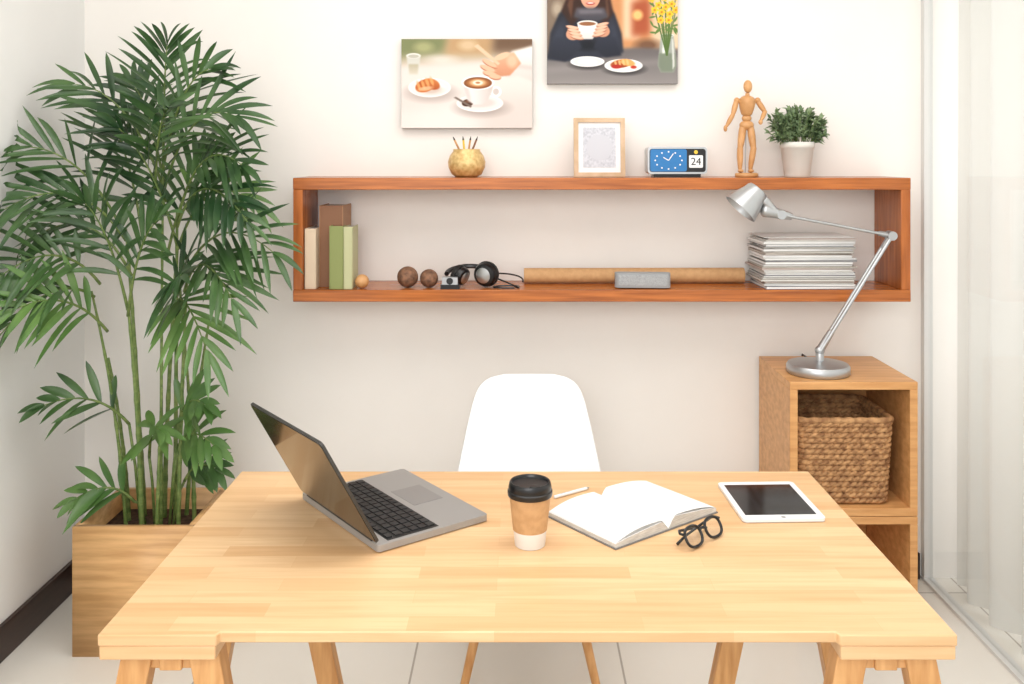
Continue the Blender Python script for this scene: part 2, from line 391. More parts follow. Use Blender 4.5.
b=MB('photo_frame'); fx,fy=0.292,3.37
b.M=Matrix.Translation((fx,fy,T1))@Matrix.Rotation(math.radians(-5),4,'X')
W,H=0.188,0.217
b.bx(-W/2,-W/2+0.016,-0.01,0.01,0,H,M_frame); b.bx(W/2-0.016,W/2,-0.01,0.01,0,H,M_frame)
b.bx(-W/2+0.016,W/2-0.016,-0.01,0.01,0,0.016,M_frame); b.bx(-W/2+0.016,W/2-0.016,-0.01,0.01,H-0.016,H,M_frame)
b.bx(-W/2+0.016,W/2-0.016,-0.002,0.006,0.016,H-0.016,M_paper)
M_lace=noisy('lace_print',(206,207,214),(182,184,192),120,0.8)
b.bx(-0.060,0.060,-0.0028,-0.0021,0.034,H-0.034,M_lace)
b.lathe([(0.048,0),(0.048,0.0005)],base('print_pale',(196,197,204),0.8),Matrix.Translation((0,-0.0029,H/2))@Matrix.Rotation(math.pi/2,4,'X'))
b.M=Matrix.Identity(4)
b.beam((fx,fy+0.025,T1+0.14),(fx,fy+0.085,T1+0.004),0.03,0.004,M_frame)
b.finish(0.0015)

b=MB('flip_clock'); cx,cy=0.569,3.35
W,H=0.215,0.098
def rr2(W,H,r,n=6):
    p=[]
    for (x,y,a0) in ((W/2-r,H/2-r,0),(-W/2+r,H/2-r,90),(-W/2+r,-H/2+r,180),(W/2-r,-H/2+r,270)):
        for k in range(n+1):
            a=math.radians(a0+90*k/n); p.append((x+r*math.cos(a),y+r*math.sin(a)))
    return p
b.M=Matrix.Translation((cx,cy,T1+0.012+H/2))@Matrix.Rotation(math.pi/2,4,'X')
b.prism(rr2(W,H,0.014),-0.05,0.035,M_silver)
b.prism(rr2(W-0.012,H-0.014,0.010),0.035,0.0365,M_black)
b.prism([(x-0.033,y) for x,y in rr2(0.132,H-0.018,0.008)],0.0366,0.038,M_blue)
for k in range(12):
    a=math.radians(30*k); b.box((-0.033+0.048*math.sin(a)*1.0,0.031*math.cos(a),0.0385),(0.005,0.005,0.001),M_white)
for a,l in ((-60,0.022),(35,0.03)):
    a=math.radians(a); b.box((-0.033+l/2*math.sin(a),l/2*math.cos(a),0.0392),(0.003,l,0.001),M_white,Matrix.Rotation(-a,3,'Z'))
b.prism([(x+0.066,y-0.004) for x,y in rr2(0.05,0.045,0.004)],0.0366,0.0378,M_white)
b.text('24',0.038,Matrix.Translation((0.066,-0.005,0.0384)),M_black)
b.lathe([(0.007,0),(0.007,0.001)],M_yellow,Matrix.Translation((0.066,0.030,0.0368)),16)
b.M=Matrix.Identity(4)
b.bx(cx-0.085,cx+0.085,cy-0.03,cy+0.04,T1,T1+0.013,M_black)
b.finish(0.001)

# mannequin
b=MB('artist_mannequin'); mx0,my0=0.832,3.37; MS=1.06
P=lambda x,z,y=0:Vector((mx0+x*MS,my0+y,T1+z*MS))
b.lathe([(0.040,0),(0.042,0.003),(0.042,0.012),(0.038,0.015)],M_mann,c=(mx0,my0,T1),seg=32)
hip=0.175
b.ball(P(0,hip+0.004),(0.027,0.018,0.018),M_mann)
b.ball(P(0,hip+0.028),(0.018,0.014,0.014),M_mann)
b.rod(P(0,hip+0.048),P(0.002,hip+0.088),0.022,0.030,M_mann,0.002)
b.ball(P(0.002,hip+0.085),(0.034,0.020,0.016),M_mann)
b.cyl(P(0.002,hip+0.095),P(0.003,hip+0.115),0.008,0.008,M_mann)
b.ball(P(0.004,hip+0.138),(0.016,0.018,0.024),M_mann)
def limb(a,m_,c_,r):
    b.rod(a,m_,r,r*0.75,M_mann,0.002); b.ball(m_,r*0.85,M_mann); b.rod(m_,c_,r*0.85,r*0.55,M_mann,0.002)
sl=P(-0.034,hip+0.09); el=P(-0.050,hip+0.040,-0.01); hl=P(-0.074,hip+0.000,-0.02)
b.ball(sl,0.011,M_mann); limb(sl+Vector((-0.002,0,-0.005)),el,hl,0.0095); b.ball(hl+Vector((-0.004,0,-0.008)),(0.007,0.005,0.012),M_mann)
sr=P(0.038,hip+0.09); er=P(0.062,hip+0.050,-0.005)
b.ball(sr,0.011,M_mann); limb(sr+Vector((0.002,0,-0.005)),er,P(0.044,hip+0.022,-0.03),0.0095); b.ball(P(0.040,hip+0.014,-0.034),(0.008,0.006,0.010),M_mann)
for sx,kx,fx2,fy2 in ((-1,-0.024,-0.024,-0.004),(1,0.022,0.014,0.006)):
    h=P(sx*0.014,hip-0.008); k=P(kx,0.098,-0.006); f=P(fx2,0.028,fy2)
    b.ball(h,0.013,M_mann); limb(h,k,f,0.013); b.ball(P(fx2,0.021,fy2-0.010),(0.010,0.020,0.007),M_mann)
b.cyl(P(0,0.012,0.02),P(0,hip-0.005,0.012),0.002,0.002,M_silver,8)
b.finish(angle=60)

# small potted herb
b=MB('potted_herb'); px,py=1.017,3.37
b.lathe([(0.044,0),(0.046,0.003),(0.058,0.105),(0.061,0.106),(0.062,0.128),(0.055,0.128),(0.053,0.112),(1e-6,0.11)],M_pot,c=(px,py,T1),seg=40)
rg=random.Random(3)
def leaf(b,p,d,n,L,w,mat,droop=0.0,seg=5,fold=0.15):
    d=d.normalized(); s_=d.cross(n)
    if s_.length<1e-4: s_=d.orthogonal()
    s_.normalize(); n=s_.cross(d).normalized()
    vs=[];fs=[]
    for i in range(seg+1):
        t=i/seg; ww=w*(math.sin(math.pi*min(1,(t*0.93+0.07))**0.75))*0.5
        if i==seg: ww=0.0004
        q=p+d*(L*t)+Vector((0,0,-droop*L*t*t)); e=n*(ww*fold*2)
        vs+= [q-s_*ww+e,q,q+s_*ww+e]
    for i in range(seg):
        a=i*3; fs+=[(a,a+1,a+4,a+3),(a+1,a+2,a+5,a+4)]
    b.add(vs,fs,mat)
for i in range(64):
    th_=rg.uniform(0,2*math.pi); ph=rg.uniform(0.0,1.5)
    d=Vector((math.sin(ph)*math.cos(th_)*1.4,math.sin(ph)*math.sin(th_)*0.75,math.cos(ph)))
    p0=Vector((px,py,T1+0.11))+Vector((d.x*0.04,d.y*0.04,0)); p1=Vector((px,py,T1+0.150))+d*rg.uniform(0.075,0.105)
    p1.z=max(p1.z,T1+0.14); p1.y=min(p1.y,3.475); b.tube([p0,(p0+p1)/2+Vector((0,0,0.01)),p1],0.0012,M_cane,5)
    for k in range(18):
        t=0.3+0.7*k/17; q=p0.lerp(p1,t)
        dd=Vector((rg.gauss(0,1),rg.gauss(0,1),rg.gauss(0.5,0.8)))+d
        leaf(b,q,dd,Vector((0,-0.5,1)),rg.uniform(0.018,0.030),rg.uniform(0.011,0.015),M_sleaf,0.1,3)
b.finish(recalc=False,angle=180)

# ---------------- objects in shelf ----------------
b=MB('books')
def bk(x0,x1,y0,y1,h,cov,sp=None):
    t=0.003; z0=T0
    b.bx(x0,x0+t,y0,y1,z0,z0+h,cov); b.bx(x1-t,x1,y0,y1,z0,z0+h,cov); b.bx(x0+t,x1-t,y0,y0+t,z0,z0+h,sp or cov)
    b.bx(x0+t,x1-t,y0+t,y1-0.004,z0+0.004,z0+h-0.004,M_pagecut)
bk(-0.767,-0.727,3.27,3.42,0.215,M_cream,M_cream)
bk(-0.726,-0.640,3.32,3.48,0.295,base('book_tan',(176,132,98),0.6),M_brown)
bk(-0.678,-0.628,3.262,3.315,0.225,M_green)
bk(-0.627,-0.596,3.262,3.38,0.222,base('book_olive',(188,188,146),0.6))
b.finish(0.001)
b=MB('wooden_ball'); b.ball((-0.566,3.29,T0+0.025),0.025,M_mann); b.finish()
for x,r in ((-0.405,0.038),(-0.328,0.033)):
    b=MB('decorative_nut'); 
    b.ball((x,3.31,T0+r),r,M_rough); b.finish()

b=MB('headphones'); hy=3.31
def cupo(c,ax,r):
    M,_=b.axis(c,Vector(c)+Vector(ax))
    b.lathe([(r*0.55,-0.018),(r*0.85,-0.014),(r*0.95,-0.004),(r*0.95,0.006)],M_black,M,28)
    b.lathe([(r*0.5,0.006),(r,0.007),(r*1.02,0.014),(r*0.95,0.024),(r*0.6,0.026),(r*0.5,0.016),(1e-6,0.015)],M_blackm,M,28)
    b.lathe([(r*0.62,-0.0185),(r*0.45,-0.0215),(1e-6,-0.022)],M_silver,M,24)
cupo((-0.125,hy-0.005,T0+0.047),(0.45,0.9,0.1),0.046)
cupo((-0.212,hy+0.012,T0+0.040),(-0.75,0.5,0.35),0.036)
pts=[]
for k in range(25):
    a=math.pi*k/24; pts.append((-0.185-0.082*math.cos(a),hy+0.03+0.085*math.sin(a),T0+0.045+0.018*math.sin(a)))
b.tube(pts,[0.009]*25,M_black,8)
b.bx(-0.283,-0.215,hy-0.045,hy-0.01,T0,T0+0.016,M_black); b.bx(-0.278,-0.222,hy-0.043,hy-0.014,T0+0.016,T0+0.042,M_silver)
b.lathe([(0.012,0),(0.012,0.006)],M_black,Matrix.Translation((-0.25,hy-0.043,T0+0.029))@Matrix.Rotation(math.pi/2,4,'X'),20)
pts=[]
for k in range(70):
    a=k/69*math.pi*3.6; r=0.05+0.014*math.sin(a*0.7); pts.append((-0.040+r*math.cos(a),3.30+0.03*math.sin(a),T0+0.004+0.045*max(0,math.sin(a*0.5+0.4))))
b.tube(pts,0.003,M_black,6)
b.finish(angle=40)

b=MB('kraft_paper_roll')
M,l=b.axis((0.015,3.42,T0+0.0285),(0.835,3.43,T0+0.0285))
b.lathe([(0.022,0.0),(0.028,0),(0.028,l),(0.022,l),(0.022,l-0.06),(1e-6,l-0.06)],M_kraft,M,32); b.finish()
b=MB('bluetooth_speaker'); 
b.M=Matrix.Translation((0.44,3.30,T0+0.003))@Matrix.Rotation(math.radians(-3),4,'Z')
b.prism(rr2(0.198,0.05,0.016),0.0,0.052,M_grey); b.prism(rr2(0.18,0.035,0.012),-0.0025,0.0,M_blackm)
b.bx(-0.086,0.086,-0.0262,-0.0245,0.008,0.046,noisy('speaker_grille',(172,174,176),(140,142,144),300,0.5))
b.finish(0.004)

b=MB('magazine_stack'); z=T0; rg=random.Random(11); k=0
mc=[base('mag_%d'%i,c,0.4) for i,c in enumerate([(210,208,204),(120,122,130),(180,178,176),(160,130,116),(220,220,218),(150,146,142),(170,162,150)])]
while z<T0+0.178:
    t=rg.choice([0.005,0.006,0.008,0.010]); R=Matrix.Rotation(math.radians(rg.uniform(-2.5,2.5)),3,'Z')
    w=0.325+rg.uniform(-0.012,0.012); cc=(1.032+rg.uniform(-0.012,0.012),3.372+rg.uniform(-0.006,0.006)); c=mc[(k*3+1)%7]; k+=1
    b.box((cc[0],cc[1],z+0.0006),(w,0.21,0.0014),c,R); b.box((cc[0],cc[1],z+t-0.0006),(w,0.21,0.0014),c,R)
    b.box((cc[0],cc[1],z+t/2),(w-0.003,0.207,t-0.0024),M_paper if k%3 else M_pagecut,R)
    z+=t+0.0006
b.box((1.03,3.372,z+0.0012),(0.325,0.21,0.0018),mc[4])
b.finish()

# ---------------- wall pictures: printed photographs as vertex-coloured flat prints ----------------
class Paint:
    def __init__(s,W=130,H=88,r=3):
        s.W,s.H,s.r=W,H,r; s.nx=W*r+1; s.ny=H*r+1
        s.U,s.V=np.meshgrid(np.linspace(0,W,s.nx),np.linspace(0,H,s.ny)); s.A=np.full((s.ny,s.nx,3),200.0)
    def blur(s,m,sig):
        sg=sig*s.r; k=int(max(1,math.ceil(sg*2.5))); x=np.arange(-k,k+1); g=np.exp(-x*x/(2*sg*sg+1e-9)); g/=g.sum()
        p=np.pad(m,((k,k),(k,k)),mode='edge')
        p=np.apply_along_axis(lambda q:np.convolve(q,g,'valid'),0,p); p=np.apply_along_axis(lambda q:np.convolve(q,g,'valid'),1,p); return p
    def put(s,m,c,c2=None,op=1.0,ax='v'):
        c=np.array(c,float)
        if c2 is not None:
            D=s.V if ax=='v' else s.U; a=D[m>0.5]
            lo,hi=(a.min(),a.max()) if a.size else (0,1); t=np.clip((D-lo)/(hi-lo+1e-6),0,1)[...,None]; c=c*(1-t)+np.array(c2,float)*t
        m=(m*op)[...,None]; s.A=s.A*(1-m)+c*m
    def poly(s,P,c,soft=0.25,c2=None,op=1.0,ax='v'):
        m=np.zeros(s.U.shape,bool); n=len(P)
        for i in range(n):
            (x1,y1),(x2,y2)=P[i],P[(i+1)%n]
            if y1==y2: continue
            cond=((y1>s.V)!=(y2>s.V))&(s.U<(x2-x1)*(s.V-y1)/(y2-y1)+x1); m^=cond
        s.put(s.blur(m.astype(float),soft),c,c2,op,ax)
    def ell(s,cx,cy,rx,ry,c,rot=0,soft=0.6,c2=None,op=1.0,ax='v'):
        r=math.radians(rot); X=(s.U-cx)*math.cos(r)+(s.V-cy)*math.sin(r); Y=-(s.U-cx)*math.sin(r)+(s.V-cy)*math.cos(r)
        d=(1-np.sqrt((X/rx)**2+(Y/ry)**2))*min(rx,ry); s.put(np.clip(d/soft+0.5,0,1),c,c2,op,ax)
def printmat(name):
    m=base(name,(255,255,255),0.6,spec=0.25); at=m.node_tree.nodes.new('ShaderNodeAttribute'); at.attribute_name='ink'
    m.node_tree.links.new(at.outputs['Color'],m.node_tree.nodes['Principled BSDF'].inputs['Base Color']); return m
def picture(name,x0,x1,z0,z1,draw):
    p=Paint(); draw(p); A=np.clip(p.A*0.97,0,255)/255.0; A=np.where(A<=0.04045,A/12.92,((A+0.055)/1.055)**2.4)
    nx,ny=p.nx,p.ny; y1=WY-0.001; y0=y1-0.03
    X=x0+(x1-x0)*p.U/p.W; Z=z1-(z1-z0)*p.V/p.H
    cx,cz=(x0+x1)/2,(z0+z1)/2
    V=[(a-cx,y0-0.0004-y1,c-cz) for a,c in zip(X.ravel(),Z.ravel())]; n=len(V)
    F=[(j*nx+i,(j+1)*nx+i,(j+1)*nx+i+1,j*nx+i+1) for j in range(ny-1) for i in range(nx-1)]; nf=len(F)
    w,h=(x1-x0)/2,(z1-z0)/2
    for a in ((-w,-0.03,-h),(w,-0.03,-h),(w,0,-h),(-w,0,-h),(-w,-0.03,h),(w,-0.03,h),(w,0,h),(-w,0,h)): V.append(a)
    F+=[tuple(n+q for q in f) for f in ((0,3,2,1),(4,5,6,7),(0,1,5,4),(1,2,6,5),(2,3,7,6),(3,0,4,7))]
    me=bpy.data.meshes.new(name); me.from_pydata(V,[],F); me.materials.append(printmat(name+'_ink')); me.materials.append(base(name+'_edge',(70,62,58),0.6))
    mi=np.zeros(len(F),dtype=np.int32); mi[nf:]=1; me.polygons.foreach_set('material_index',mi)
    at=me.color_attributes.new('ink','FLOAT_COLOR','POINT'); C=np.ones((len(V),4),dtype=np.float32); C[:n,:3]=A.reshape(-1,3); at.data.foreach_set('color',C.ravel())
    me.update(); o=bpy.data.objects.new(name,me); COL.objects.link(o); o.location=(cx,y1,cz)
def draw1(p):
    P,E=p.poly,p.ell
    P([(-9,-9),(140,-9),(140,99),(-9,99)],(230,218,211),0.2,(234,225,220))
    P([(-9,-9),(140,-9),(140,18),(-9,26)],(196,182,160),3)
    P([(-9,-9),(52,-9),(44,14),(-9,19)],(128,134,92),3.5); P([(48,-9),(98,-9),(90,16),(42,16)],(190,154,112),3.5); P([(92,-9),(140,-9),(140,12),(90,14)],(112,86,66),3.5)
    E(22,8,9,5,(168,168,120),soft=5); E(66,6,9,5,(214,186,148),soft=5)
    P([(-9,60),(140,50),(140,99),(-9,99)],(220,208,202),8); P([(0,70),(60,60),(90,99),(0,99)],(236,228,223),8)
    P([(5,16),(19,16),(17,36),(7,36)],(206,204,194),0.6,(222,220,212)); E(12,16.5,7,2.6,(240,238,232),soft=0.8); E(12,17,5.6,1.8,(190,186,172),soft=0.7); P([(7,25),(17,25),(16,35),(8,35)],(186,176,150),0.7,(214,206,190))
    E(29,53,24,9,(176,162,156),soft=6,op=0.7); E(28,48,21,9.5,(252,250,248),soft=0.7); E(28,48,20,8.8,(236,230,227),soft=1.0); E(28,48.4,15,6,(250,247,245),soft=1.5); E(29,50,12,4.5,(196,170,154),soft=3,op=0.7)
    E(24,46,10.5,6.2,(170,78,34),-18,soft=1,c2=(206,112,52)); E(30,44.5,8.5,5.2,(216,132,70),20,soft=1.2,c2=(176,84,38)); 
    for i in range(4): E(17+i*4.4,46-i*1.4,1.4,4.4,(238,176,112),-20,soft=1.2,op=0.75)
    E(24,49,7,2,(248,210,170),-8,soft=1.5,op=0.7)
    E(80,68,25,8.5,(168,154,148),soft=6,op=0.75); E(78,63.5,23,8.6,(252,250,249),soft=0.7); E(78,63.3,21.5,7.6,(232,226,223),soft=1.1); E(78,63,15,4.6,(218,207,202),soft=2)
    E(66,63,6,3.6,(66,38,26),-10,soft=0.7); E(65,62,3.6,1.5,(108,70,50),-10,soft=0.9); P([(52,58),(54,57),(70,66),(69,68)],(120,104,94),0.4)
    E(94,52,5.6,5.6,(244,240,238),soft=0.7); E(94,52,3,3.2,(206,194,189),soft=0.7)
    P([(60,43),(92,43),(90,52),(86,60),(80,65),(72,65),(66,60),(62,52)],(250,248,247),0.5,(206,194,189),ax='u'); P([(60,43),(66,43),(70,64),(66,60),(62,52)],(216,205,201),1.2)
    E(76,43,16.2,7.2,(253,252,251),soft=0.6); E(76,43.4,14,5.8,(118,66,34),soft=0.7); E(76,43.4,12,4.7,(172,108,62),soft=1.6); E(76,43.2,8,3.4,(222,176,128),soft=1.4); E(76,43.2,5,2.3,(250,236,216),soft=0.9); E(76,43.2,2.4,1.1,(190,130,84),soft=0.7)
    P([(140,4),(140,46),(116,36),(104,38),(98,26),(110,12)],(246,241,237),1.2,(214,204,198)); P([(140,28),(140,32),(112,28),(114,25)],(208,196,190),1.5)
    P([(112,13),(119,24),(108,36),(98,37),(90,34),(88,28),(94,20),(102,15)],(232,178,146),0.6,(206,142,108))
    for (x,y,l,ro) in ((88,24,8,28),(86,29,8,22),(88,34,7,14),(93,37,6,8)): E(x,y+0.8,l,2.7,(184,116,86),ro,soft=0.8); E(x,y,l,2.3,(238,188,156),ro,soft=0.8)
    E(100,17,8,3,(240,194,162),-22,soft=1); E(110,22,5,6,(244,200,170),soft=4,op=0.7)
    P([(72,7),(76,5),(98,24),(96,26)],(232,196,164),0.4)
    E(40,20,14,4,(246,242,238),soft=5,op=0.5)
def draw2(p):
    P,E=p.poly,p.ell
    P([(-9,-9),(140,-9),(140,99),(-9,99)],(188,160,132),0.2)
    P([(60,-9),(140,-9),(140,56),(60,56)],(204,142,94),4); P([(76,-9),(92,-9),(92,44),(76,44)],(236,206,172),2.5); P([(84,6),(104,4),(104,38),(84,42)],(170,84,52),3); P([(104,-9),(140,-9),(140,56),(104,58)],(226,198,166),3); P([(-9,-9),(20,-9),(16,60),(-9,60)],(128,110,94),4)
    E(90,20,5,5,(240,190,120),soft=4); E(10,14,5,7,(176,160,140),soft=5); E(100,50,12,6,(120,84,60),soft=6)
    P([(-9,60),(40,56),(90,52),(140,54),(140,99),(-9,99)],(104,98,98),1.5,(146,140,138)); P([(-9,72),(140,62),(140,66),(-9,78)],(158,152,150),2.5,op=0.6)
    P([(0,64),(3,38),(12,18),(28,6),(54,6),(67,18),(74,38),(76,57),(50,63),(20,66)],(30,33,42),1.0,(46,50,62)); E(12,40,5,14,(60,64,80),15,soft=5,op=0.7); E(66,36,4,13,(58,62,78),-12,soft=5,op=0.7); E(40,50,12,5,(22,24,32),soft=5)
    P([(14,16),(22,-5),(36,-5),(34,20),(24,31)],(54,32,24),1.0); P([(50,-5),(61,-5),(66,18),(58,30),(50,20)],(58,34,26),1.0); P([(20,10),(24,-2),(27,-2),(24,24)],(96,62,44),0.9); P([(58,2),(60,2),(62,20),(59,24)],(98,64,46),0.9)
    E(43,1,10,13,(228,176,148),soft=0.9,c2=(212,152,122)); E(43,4,1.6,1.4,(196,134,106),soft=1); E(43,8.4,4.4,1.6,(178,70,66),soft=0.7); E(43,8.0,3.4,0.6,(244,236,232),soft=0.4)
    P([(29,13),(57,13),(61,22),(46,29),(26,22)],(92,88,96),1.2,(60,58,66)); P([(32,15),(54,15),(56,18),(32,19)],(128,122,128),1.2,op=0.7)
    P([(0,62),(7,42),(30,42),(35,52),(18,66)],(48,52,66),1.0,(34,37,48)); P([(74,60),(68,42),(50,42),(46,52),(58,62)],(44,48,62),1.0,(32,35,46))
    E(27,38,8.5,6.5,(214,156,126),-20,soft=1); E(54,35,8.5,6.5,(208,148,118),20,soft=1)
    P([(30,28),(50,28),(48.5,39),(45,44),(35,44),(31.5,39)],(252,250,248),0.4,(216,210,206)); E(40,28.2,10,3,(240,237,235),soft=0.5); E(40,28.6,8.2,2.0,(150,98,64),soft=0.6)
    for i in range(4):
        E(25+i*1.6,32.6+i*3.3,6.4,1.9,(170,108,82),12,soft=0.6); E(25+i*1.6,32+i*3.3,6.2,1.5,(238,190,162),12,soft=0.6)
        E(55-i*1.2,29.6+i*3.3,6.4,1.9,(166,104,80),-14,soft=0.6); E(55-i*1.2,29+i*3.3,6.2,1.5,(234,186,158),-14,soft=0.6)
    E(41,69,18,5,(70,66,66),soft=3); E(40,66,17,5.2,(250,248,247),soft=0.5); E(40,66,15,4.2,(226,222,221),soft=0.8); E(40,66.2,9,2.3,(246,244,243),soft=0.8)
    E(77,73.5,20,6,(72,68,68),soft=3); E(76,70,19,6.6,(250,248,246),soft=0.5); E(76,70,17,5.4,(230,226,223),soft=0.9); E(76,70.4,12,3.4,(246,243,240),soft=1.2)
    E(74,68,11,4.2,(186,96,40),-8,soft=0.8,c2=(150,66,28)); E(80,67,7.5,3.2,(236,168,96),12,soft=1); 
    for i in range(4): E(68+i*4,67.4-i*0.3,1.1,3,(248,200,140),-14,soft=0.9,op=0.75)
    E(69,71,5,2,(176,44,34),soft=0.8); E(86,71.5,3,1.6,(190,60,40),soft=0.8)
    P([(113,40),(126,40),(129,70),(126,77),(113,77),(110,70)],(170,174,166),0.5,(142,148,136)); P([(115,42),(118,42),(117,74),(114,74)],(232,234,230),0.5); P([(111.5,58),(127.5,58),(128,72),(124,76),(114,76),(111,70)],(124,134,116),0.7); P([(124,44),(125.5,44),(127,70),(125,74)],(214,216,210),0.5); E(119.5,40,6.8,1.9,(226,228,222),soft=0.5); E(119.5,40.3,5.4,1.2,(130,134,122),soft=0.5)
    hd=((104,4),(111,10),(117,3),(124,9),(128,2),(114,17),(122,19),(107,15),(128,15),(118,12),(112,-1),(121,25),(113,25))
    for (u,v) in hd: P([(u-0.4,v),(u+0.5,v),(119.8,60),(118.6,60)],(82,108,52),0.3)
    rr_=random.Random(5)
    for _ in range(26):
        u=rr_.uniform(104,129); v=rr_.uniform(8,38); E(u,v,3.2,1.0,(96,126,62),rr_.uniform(0,180),soft=0.6)
    for (u,v) in hd:
        for a in range(5): E(u+2.0*math.cos(a*1.257),v+1.8*math.sin(a*1.257),1.9,1.5,(244,200-8*(a%3),56),a*72,soft=0.5)
        E(u,v,1.3,1.1,(206,136,32),soft=0.5)
picture('coffee_wall_print',-0.448,0.046,1.714,2.050,draw1)
picture('cafe_wall_print',0.103,0.596,1.881,2.217,draw2)

# ---------------- planter + palm ----------------
PX0,PX1,PY0,PY1,PH=-1.438,-1.05,2.948,3.30,0.417
b=MB('potted_palm')
t=0.02
b.bx(PX0,PX1,PY0,PY0+t,0,PH,M_plant); b.bx(PX0,PX1,PY1-t,PY1,0,PH,M_plant)
b.bx(PX0,PX0+t,PY0+t,PY1-t,0,PH,M_plant); b.bx(PX1-t,PX1,PY0+t,PY1-t,0,PH,M_plant)
b.bx(PX0+t,PX1-t,PY0+t,PY1-t,0.01,PH-0.07,M_soil)
rg=random.Random(21); CXP,CYP=-1.244,3.13
def clampv(v):
    v=Vector(v); v.x=max(v.x,XL+0.02+0.01*rg.random()); v.y=min(v.y,WY-0.03)
    if v.x>-0.84: v.y=min(v.y,3.21)
    return v
def bez(a,c,d,t): return a*(1-t)**2+c*2*t*(1-t)+d*t*t
def leafp(p,d,n,L,w,mat,droop):
    d=d.normalized(); s_=d.cross(n).normalized(); n=s_.cross(d).normalized(); seg=7; vs=[];fs=[]
    for i in range(seg+1):
        t=i/seg; ww=w*0.5*(math.sin(math.pi*(t*0.9+0.08))**0.8 if i<seg else 0.01)
        q=p+d*(L*t)+Vector((0,0,-droop*L*t*t*0.9)); e=n*(ww*0.35)
        vs+=[clampv(q-s_*ww+e),clampv(q),clampv(q+s_*ww+e)]
    for i in range(seg):
        a=i*3; fs+=[(a,a+1,a+4,a+3),(a+1,a+2,a+5,a+4)]
    b.add(vs,fs,mat)
def frond(p0,p1,lift,n,LL,mat,w=0.0215):
    p0=Vector(p0);p1=Vector(p1); c=(p0+p1)/2+Vector((0,0,lift)); c.x=p0.x+(p1.x-p0.x)*0.38
    pts=[clampv(bez(p0,c,p1,i/14)) for i in range(15)]
    b.tube(pts,[0.0045*(1-i/15)+0.0012 for i in range(15)],M_cane,5)
    N0=Vector((rg.uniform(-0.6,0.6),-0.7,0.6)).normalized()
    for i in range(n):
        tt=0.24+0.76*i/(n-1); q=bez(p0,c,p1,tt); tan=(bez(p0,c,p1,min(1,tt+0.02))-bez(p0,c,p1,tt-0.02)).normalized()
        side=tan.cross(N0).normalized()
        Lf=LL*(0.55+0.45*math.sin(math.pi*min(1,(i+2.0)/n)))*rg.uniform(0.85,1.1)
        a=math.radians(34+30*(i/(n-1)))
        for sg in (-1,1):
            if i==n-1: a=math.radians(76)
            d=side*sg*math.cos(a)+tan*math.sin(a)+N0*rg.uniform(-0.05,0.28)+Vector((0,0,rg.uniform(-0.15,0.05)))
            leafp(q,d,N0+Vector((rg.uniform(-.6,.6),rg.uniform(-.3,.3),rg.uniform(-.3,.5))),Lf,w*rg.uniform(0.85,1.15),mat,rg.uniform(0.05,0.42))
def cane(x0,y0,x1,y1,z1,r=0.009):
    a=Vector((CXP+x0,CYP+y0,PH-0.08)); d=Vector((CXP+x1,CYP+y1,z1)); c=Vector((CXP+x0*1.0+0.25*(x1-x0),CYP+y0,(a.z+z1)/2))
    n=34; pts=[bez(a,c,d,i/n) for i in range(n+1)]
    b.tube(pts,[r*(1-0.45*i/n)*(1.22 if i%5==0 else 1.0) for i in range(n+1)],M_cane,8)
    return d
cn=[(0.02,0.0,0.02,0.02,1.60),(0.05,0.05,0.06,0.04,1.42),(-0.05,0.02,-0.10,0.0,1.36),(0.09,-0.03,0.12,-0.03,1.20),
    (-0.09,-0.02,-0.18,-0.08,1.16),(-0.02,-0.06,-0.05,-0.10,1.12),(0.0,0.08,0.04,0.1,1.30),(0.12,0.04,0.10,0.0,0.98),(-0.11,0.05,-0.16,0.0,0.92),(0.04,-0.09,0.07,-0.12,0.85),
    (-0.07,0.09,-0.13,0.08,1.1),(0.07,0.1,0.16,0.08,1.05)]
for c_ in cn: cane(*c_,r=rg.uniform(0.006,0.010))
F=[(0.02,1.55,0.02, 0.06,1.98,-0.05,0.12),(0.02,1.57,0.02, 0.20,1.90,-0.05,0.14),(0.02,1.50,0.02,-0.25,1.85,-0.05,0.16),(0.02,1.48,0.02, 0.31,1.74,-0.12,0.20),
   (0.03,1.45,0.02,-0.10,1.86,0.05,0.12),(0.06,1.38,0.04, 0.34,1.58,-0.15,0.22),(0.06,1.36,0.04, 0.38,1.40,-0.22,0.24),
   (0.10,1.18,-0.03,0.45,1.30,-0.18,0.22),(0.11,1.15,-0.03,0.34,1.16,-0.25,0.20),(0.08,1.10,-0.05,0.26,1.0,-0.25,0.16),
   (-0.10,1.33,0.0,-0.38,1.64,-0.15,0.16),(-0.10,1.32,0.0,-0.38,1.44,-0.24,0.20),(-0.16,1.18,-0.06,-0.38,1.22,-0.30,0.18),(-0.17,1.14,-0.08,-0.38,1.02,-0.32,0.18),
   (-0.05,1.10,-0.10,-0.12,1.46,-0.25,0.10),(-0.05,1.08,-0.10, 0.14,1.42,-0.30,0.12),(0.02,1.25,0.05,0.20,1.62,0.0,0.12),
   (0.06,1.30,0.04,-0.08,1.70,-0.1,0.10),(-0.14,1.02,-0.05,-0.30,1.14,-0.32,0.12),
   (0.10,1.05,-0.02,0.20,1.24,-0.30,0.10),(0.04,1.28,0.1,0.32,1.46,0.0,0.2),(-0.08,1.2,0.0,-0.36,1.34,-0.1,0.2),
   (0.0,1.5,0.0,0.12,1.76,-0.2,0.1),(-0.06,1.3,0.05,-0.2,1.74,0.1,0.1)]
for i_,f in enumerate(F):
    frond((CXP+f[0],CYP+f[2],f[1]),(CXP+f[3],CYP+f[5],f[4]),f[6],rg.randint(9,11),rg.uniform(0.22,0.27),M_leaf2 if i_ in (9,18,20) else M_leaf)
